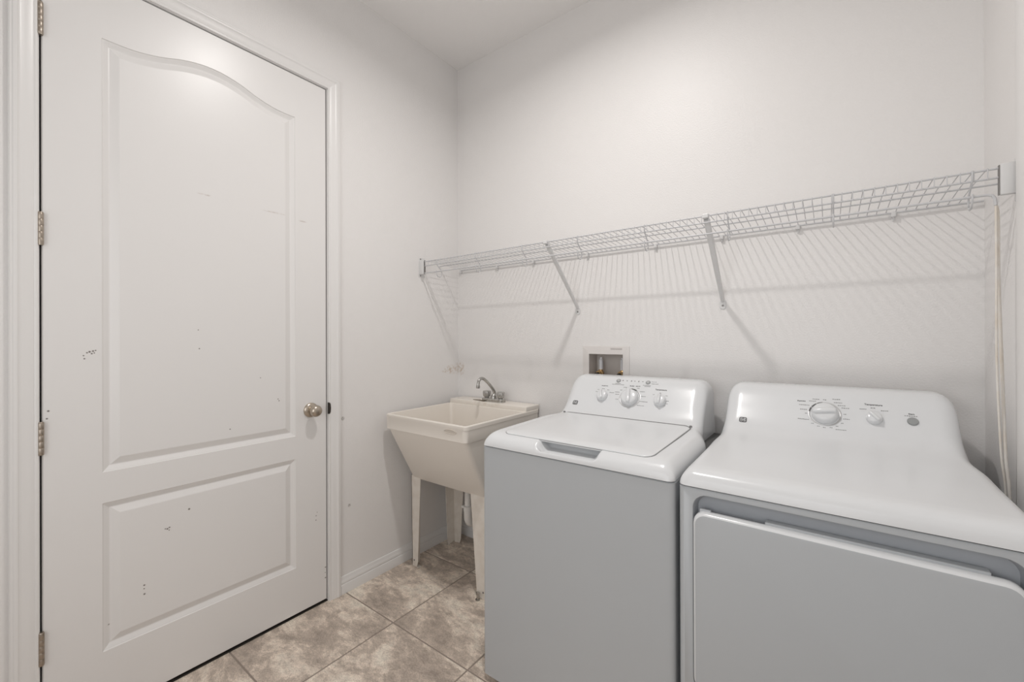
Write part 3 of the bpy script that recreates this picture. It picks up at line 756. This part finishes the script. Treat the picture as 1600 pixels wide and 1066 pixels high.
# legs: tapered angle sections; (corner x, corner y, sign x, sign y)
def leg(cx, cy, sx, sy, wt, wb, zt):
    g = MB(); th = 0.003
    def plate_x(w0, w1):      # plate facing y
        return [[(cx, cy, zt), (cx + sx * w0, cy, zt), (cx + sx * (w1 + 0.004), cy, 0.03), (cx + sx * (w1 - 0.004), cy, 0.006), (cx + sx * 0.012, cy, 0.0), (cx + sx * 0.008, cy, 0.01)],
                [(cx, cy + sy * th, zt), (cx + sx * w0, cy + sy * th, zt), (cx + sx * (w1 + 0.004), cy + sy * th, 0.03), (cx + sx * (w1 - 0.004), cy + sy * th, 0.006), (cx + sx * 0.012, cy + sy * th, 0.0), (cx + sx * 0.008, cy + sy * th, 0.01)]]
    def plate_y(w0, w1):
        return [[(cx, cy, zt), (cx, cy + sy * w0, zt), (cx + sx * .008, cy + sy * (w1 + 0.004), 0.03), (cx + sx * .008, cy + sy * (w1 - 0.004), 0.0), (cx + sx * .008, cy, 0.01)],
                [(cx + sx * th, cy, zt), (cx + sx * th, cy + sy * w0, zt), (cx + sx * (.008 + th), cy + sy * (w1 + 0.004), 0.03), (cx + sx * (.008 + th), cy + sy * (w1 - 0.004), 0.0), (cx + sx * (.008 + th), cy, 0.01)]]
    g.loops(plate_x(wt, wb)); g.loops(plate_y(wt * 0.8, wb))
    l = build('leg', g, M['legsteel'], sink)
    hl = MB().lathe([(0.0045, 0), (0.0045, 0.0015), (0.002, 0.003)], 12, Matrix.Translation((cx + sx * 0.024, cy - sy * 0.0005 if sy > 0 else cy - sy * 0.0005, 0.035)) @ Matrix.Rotation(math.radians(90 if sy > 0 else -90), 4, 'X'))
    build('leg_screw', hl, M['screw'], l)
    return l
leg(0.070, -0.446, 1, 1, 0.075, 0.048, 0.50)
fr = leg(0.617, -0.446, -1, 1, 0.105, 0.062, 0.50)
leg(0.062, -0.110, 1, -1, 0.095, 0.058, 0.50)
leg(0.617, -0.075, -1, -1, 0.085, 0.05, 0.50)
build('levelling_foot', MB().lathe([(0.011, 0.0), (0.012, 0.004), (0.006, 0.006), (0.006, 0.028), (0.009, 0.028), (0.009, 0.036), (0.005, 0.037)], 14, Matrix.Translation((0.572, -0.462, 0.0))), M['chrome'], fr, smooth=30)
build('foot_tab', MB().box(0.085, 0.125, -0.444, -0.424, 0.0, 0.003), M['legsteel'], sink)
# drain
dp = MB(); px, py = 0.350, -0.290
dp.tube([(px, py, 0.515), (px, py, 0.33)], 0.018, 20)
dp.lathe([(0.020, 0.0), (0.0255, 0.002), (0.0255, 0.026), (0.019, 0.029)], 20, Matrix.Translation((px, py, 0.318)))
U = [(px, py, 0.33)] + [(px + 0.0, py + 0.045 - 0.045 * math.cos(a), 0.285 - 0.045 * math.sin(a)) for a in np.linspace(0, math.pi, 14)] + [(px, py + 0.09, 0.34)]
U += [(px, py + 0.09 + 0.04 - 0.04 * math.cos(a), 0.34 + 0.04 * math.sin(a)) for a in np.linspace(0, math.pi / 2, 8)] + [(px, -0.005, 0.38)]
dp.tube(U, 0.0225, 20)
dp.box(px - 0.046, px - 0.02, py - 0.006, py + 0.006, 0.324, 0.338, 0.002)
build('drain_trap', dp, M['pvc'], sink, smooth=40)
# faucet
FXC, FYC, FZ = 0.360, -0.080, 0.8855
fb = MB().loops([[(a, b, FZ) for a, b in rrect(FXC - .080, FXC + .080, FYC - .026, FYC + .026, .024, 8)], [(a, b, FZ + .014) for a, b in rrect(FXC - .080, FXC + .080, FYC - .026, FYC + .026, .024, 8)],
                 [(a, b, FZ + .019) for a, b in rrect(FXC - .076, FXC + .076, FYC - .022, FYC + .022, .021, 8)]])
fau = build('faucet', fb, M['chrome'], sink, smooth=35)
build('spout_collar', MB().lathe([(0.017, 0), (0.017, 0.012), (0.013, 0.020), (0.010, 0.024)], 20, Matrix.Translation((FXC, FYC, FZ + 0.018))), M['chrome'], fau, smooth=40)
spt = catmull([(FXC, FYC + 0.002, 0.905), (FXC - .0, FYC + .010, 0.930), (FXC - .002, FYC + .002, 0.952), (FXC - 0.004, FYC - 0.030, 0.985), (FXC - 0.006, FYC - 0.072, 1.018), (FXC - 0.007, FYC - 0.098, 1.027), (FXC - .008, FYC - 0.118, 1.018), (FXC - .008, FYC - 0.126, 0.998), (FXC - .008, FYC - 0.127, 0.986)], 5)
spt = [tuple(p) for p in spt]
build('spout', MB().tube(spt, 0.0085, 16), M['chrome'], fau, smooth=50)
build('aerator', MB().lathe([(0.0105, 0), (0.0108, 0.002), (0.0108, 0.014), (0.009, 0.016)], 18, Matrix.Translation((FXC - .008, FYC - 0.127, 0.974))), M['chrome'], fau, smooth=40)
for dx in (-0.052, 0.052):
    hnd = MB(); n = 40; ls = []
    for (r, h) in [(0.013, 0.0), (0.014, 0.006), (0.019, 0.009), (0.021, 0.018), (0.022, 0.036), (0.020, 0.041), (0.010, 0.043)]:
        ls.append([((r * (1 + (0.07 if h > 0.008 and h < 0.042 else 0) * math.cos(10 * a))) * math.cos(a), (r * (1 + (0.07 if h > 0.008 and h < 0.042 else 0) * math.cos(10 * a))) * math.sin(a), h) for a in np.linspace(0, 2 * math.pi, n * 2, endpoint=False)])
    hnd.loops(ls, mtx=Matrix.Translation((FXC + dx, FYC, FZ + 0.018)))
    build('handle', hnd, M['acrylic'], fau, smooth=40)

# thin rod lying on the ledge
rod = MB().tube([(0.222, -0.104, 0.8885), (0.270, -0.100, 0.8885), (0.2725, -0.0995, 0.8885), (0.318, -0.115, 0.8885)], [0.0016, 0.0028, 0.0030, 0.0026], 10)
o = build('metal_rod', rod, M['rod'], None, smooth=50, origin=(0.27, -0.10, 0.8857))
tag(o, 'thin dark rod lying on the sink ledge left of the faucet', 'rod')

# ------------------------------------------------------------------ supply box in the wall
box = thing('washer_outlet_box', 'white recessed plumbing box with two brass valves above the washing machine', 'outlet box', (1.025, 0.0, bz0))
def rect_xz(x0, x1, z0, z1, y): return [(x0, y, z0), (x1, y, z0), (x1, y, z1), (x0, y, z1)]
fm = MB().loops([rect_xz(.8975, 1.1485, .950, 1.2125, -0.0002), rect_xz(.8985, 1.1475, .951, 1.2115, -0.004), rect_xz(.915, 1.133, .968, 1.193, -0.0055),
                 rect_xz(bx0 + .002, bx1 - .002, bz0 + .002, bz1 - .002, -0.0065), rect_xz(bx0 + .002, bx1 - .002, bz0 + .002, bz1 - .002, 0.002)], False, False)
build('frame', fm, M['boxplastic'], box)
bxm = MB().loops([rect_xz(bx0 + .001, bx1 - .001, bz0 + .001, bz1 - .001, -0.001), rect_xz(bx0 + .003, bx1 - .003, bz0 + .003, bz1 - .003, 0.088)], False, True)
build('recess', bxm, mat('box_recess_plastic', (0.66, 0.61, 0.57), 0.45), box)
build('moulded_label', MB().box(1.052, 1.112, -0.0068, -0.0055, 1.1965, 1.2035, 0.0005, 1), mat('label_grey', (0.60, 0.56, 0.54), 0.5), box)
for vx in (0.977, 1.094):
    vy = 0.045
    v = MB()
    v.lathe([(0.013, 0), (0.016, 0.004), (0.016, 0.022), (0.011, 0.026), (0.010, 0.034)], 18, Matrix.Translation((vx, vy, 1.057)))
    v.lathe([(0.014, 0), (0.017, 0.002), (0.017, 0.018), (0.014, 0.020), (0.014, 0.032)], 18, Matrix.Translation((vx, vy - 0.002, 1.072)) @ Matrix.Rotation(math.radians(90), 4, 'X'))
    v.tube([(vx, vy, 1.058), (vx, vy, 0.99)], 0.009, 14)
    vo = build('supply_valve', v, M['brass'], box, smooth=40)
    build('valve_handle', MB().lathe([(0.009, 0), (0.0115, 0.002), (0.0115, 0.050), (0.010, 0.054), (0.007, 0.055), (0.007, 0.063), (0.005, 0.065)], 8, Matrix.Translation((vx, vy, 1.090))), M['valvewhite'], vo, smooth=20)
    build('supply_hose', MB().tube([tuple(p) for p in catmull([(vx - .002, vy - 0.030, 1.072), (vx - .003, vy - 0.055, 1.067), (vx - .004, vy - 0.068, 1.045), (vx - .004, vy - 0.072, 1.0), (vx - .004, vy - 0.078, 0.9)], 5)], 0.0085, 14), M['rubber'], vo, smooth=50)

# ------------------------------------------------------------------ wire shelf
YS, Z1, Z2, Z3 = -0.3157, 1.701, 1.6765, 1.6345
XA, XB = 0.034, 2.281
shelf = thing('wire_shelf', 'long white wire shelf with hanging rail on the back wall', 'shelf', (W / 2, -0.004, 1.70))
R_ = 0.0030
build('front_wire', MB().tube([(XA, YS, Z1), (XB, YS, Z1)], R_, 8), M['wire'], shelf, smooth=50)
build('lip_wire', MB().tube([(XA, YS, Z2), (XB, YS, Z2)], R_, 8), M['wire'], shelf, smooth=50)
build('hanging_rail', MB().tube([(XA, YS, Z3), (XB - 0.022, YS, Z3), (XB - 0.012, YS, Z3 - 0.003), (XB - 0.007, YS, Z3 - 0.012), (XB - 0.006, YS, Z3 - 0.03)], 0.0036, 8), M['wire'], shelf, smooth=50)
build('middle_wire', MB().tube([(0.004, -0.165, 1.6965), (W - .003, -0.165, 1.6965)], R_, 8), M['wire'], shelf, smooth=50)
build('back_wire', MB().tube([(0.03, -0.012, 1.6865), (W - .003, -0.012, 1.6865)], R_ * 1.1, 8), M['wire'], shelf, smooth=50)
dw = None; x = XA + 0.012
while x < W - 0.045:
    if dw is None:
        g = MB().tube([(x, -0.008, 1.6905), (x, -0.165, 1.7005), (x, YS - 0.001, 1.7045), (x, YS - 0.0035, 1.7025), (x, YS - 0.004, 1.698), (x, YS - 0.0035, Z2 - 0.002)], 0.00135, 5)
        dw = build('deck_wire', g, M['wire'], shelf, smooth=60); dw_x = x
    else:
        c = dw.copy(); C.objects.link(c); c.parent = shelf; c.location = (x - dw_x, 0, 0)
    x += 0.02545
hk = None
for i in range(-3, 5):
    x = 1.0365 + 0.2988 * i
    if hk is None:
        g = MB().tube([(x, YS - .006, 1.704), (x, YS - .0055, Z2), (x, YS + .012, 1.662), (x, YS + .030, 1.646), (x, YS + .037, 1.630), (x, YS + .034, 1.614), (x, YS + .022, 1.605), (x, YS + .008, 1.606), (x, YS - .002, 1.616), (x, YS - .006, Z3), (x, YS - .005, Z3 + .006)], 0.0024, 7)
        hk = build('rail_hook', g, M['wire'], shelf, smooth=50); hk_x = x
    else:
        c = hk.copy(); C.objects.link(c); c.parent = shelf; c.location = (x - hk_x, 0, 0)
# diagonal braces
for bxp in (0.869, 1.560):
    g = MB()
    p0 = Vector((bxp + 0.002, YS + 0.012, 1.690)); p1 = Vector((bxp, -0.004, 1.412))
    d = (p1 - p0).normalized(); n_ = Vector((1, 0, 0)); b_ = d.cross(n_)
    hw_, th = 0.0105, 0.0035
    def ring(p, w_, t_): return [p + n_ * w_ - b_ * t_, p + n_ * w_ + b_ * t_, p + n_ * (w_ * 0.55) + b_ * (t_ * 2.2), p - n_ * (w_ * 0.55) + b_ * (t_ * 2.2), p - n_ * w_ + b_ * t_, p - n_ * w_ - b_ * t_]
    g.loops([ring(p0, hw_, th), ring(p0.lerp(p1, 0.5), hw_ * 0.92, th), ring(p1, hw_ * 0.72, th)])
    g.box(bxp - 0.011, bxp + 0.011, YS - 0.008, YS + 0.016, 1.692, 1.7085, 0.003)
    br = build('support_brace', g, M['bracket'], shelf)
    g = MB().loops([[(bxp + a, -0.0002, 1.3935 + b) for a, b in rrect(-.013, .013, -.017, .022, .010, 5)], [(bxp + a, -0.004, 1.3935 + b) for a, b in rrect(-.012, .012, -.016, .021, .0095, 5)]])
    build('brace_foot', g, M['bracket'], br)
    build('brace_screw', MB().lathe([(0.0042, 0), (0.0042, 0.001), (0.003, 0.0022)], 12, Matrix.Translation((bxp, -0.004, 1.391)) @ Matrix.Rotation(math.radians(90), 4, 'X')), M['screw'], br)
# wall clips
for cxp in (0.030, 0.33, 0.5934, 0.93, 1.2785, 1.558, 1.8266, 2.102):
    g = MB().box(cxp - 0.007, cxp + 0.007, -0.017, -0.0003, 1.672, 1.692, 0.003)
    g.box(cxp - 0.004, cxp + 0.004, -0.006, -0.0003, 1.660, 1.674, 0.002)
    build('wall_clip', g, M['bracket'], shelf)
# end brackets on the side walls
for sgn, xw in ((1, 0.0), (-1, W)):
    g = MB()
    def bx(x0, x1, *r, **k):
        a, b = sorted((xw + sgn * x0, xw + sgn * x1)); g.box(a, b, *r, **k)
    bx(0.0003, 0.0365, YS - 0.012, YS + 0.004, 1.628, 1.7105, bev=0.003)
    bx(0.0003, 0.0030, YS - 0.014, YS + 0.030, 1.614, 1.7275, bev=0.0012)
    eb = build('end_bracket', g, M['bracket'], shelf, smooth=30)
    for zz in (1.7195, 1.6215):
        build('bracket_screw', MB().lathe([(0.004, 0), (0.004, 0.0012), (0.0025, 0.003)], 12, Matrix.Translation((xw + sgn * 0.003, YS - 0.003, zz)) @ Matrix.Rotation(math.radians(90 * sgn), 4, 'Y')), M['screw'], eb)
    build('wire_socket', MB().box(min(xw + sgn * 0.0355, xw + sgn * 0.0385), max(xw + sgn * 0.0355, xw + sgn * 0.0385), YS - 0.006, YS + 0.0045, 1.630, 1.708), M['screw'], eb)

# cord hanging from the shelf end, two strands
g = MB()
cx0 = 2.2795
st1 = catmull([(cx0 - .004, -0.3157, 1.603), (cx0 - .004, -0.3155, 1.58), (cx0 - .003, -0.3125, 1.45), (cx0 - .003, -0.312, 1.2), (cx0 + .0065, -0.300, 0.95), (2.297, -0.29, 0.80), (2.299, -0.28, 0.35)], 8)
st2 = catmull([(cx0 - .004, -0.3157, 1.603), (cx0 + .001, -0.308, 1.57), (cx0 + .0025, -0.303, 1.42), (cx0 + .008, -0.300, 1.2), (cx0 + .0145, -0.299, 0.95), (2.302, -0.30, 0.80), (2.304, -0.31, 0.35)], 8)
g.tube([tuple(p) for p in st1], 0.0026, 8); g.tube([tuple(p) for p in st2], 0.0036, 8)
o = build('cord', g, M['cord'], None, smooth=60, origin=(cx0, -0.31, 1.60))
tag(o, 'beige two-strand cord hanging from the right end of the wire shelf', 'cord')
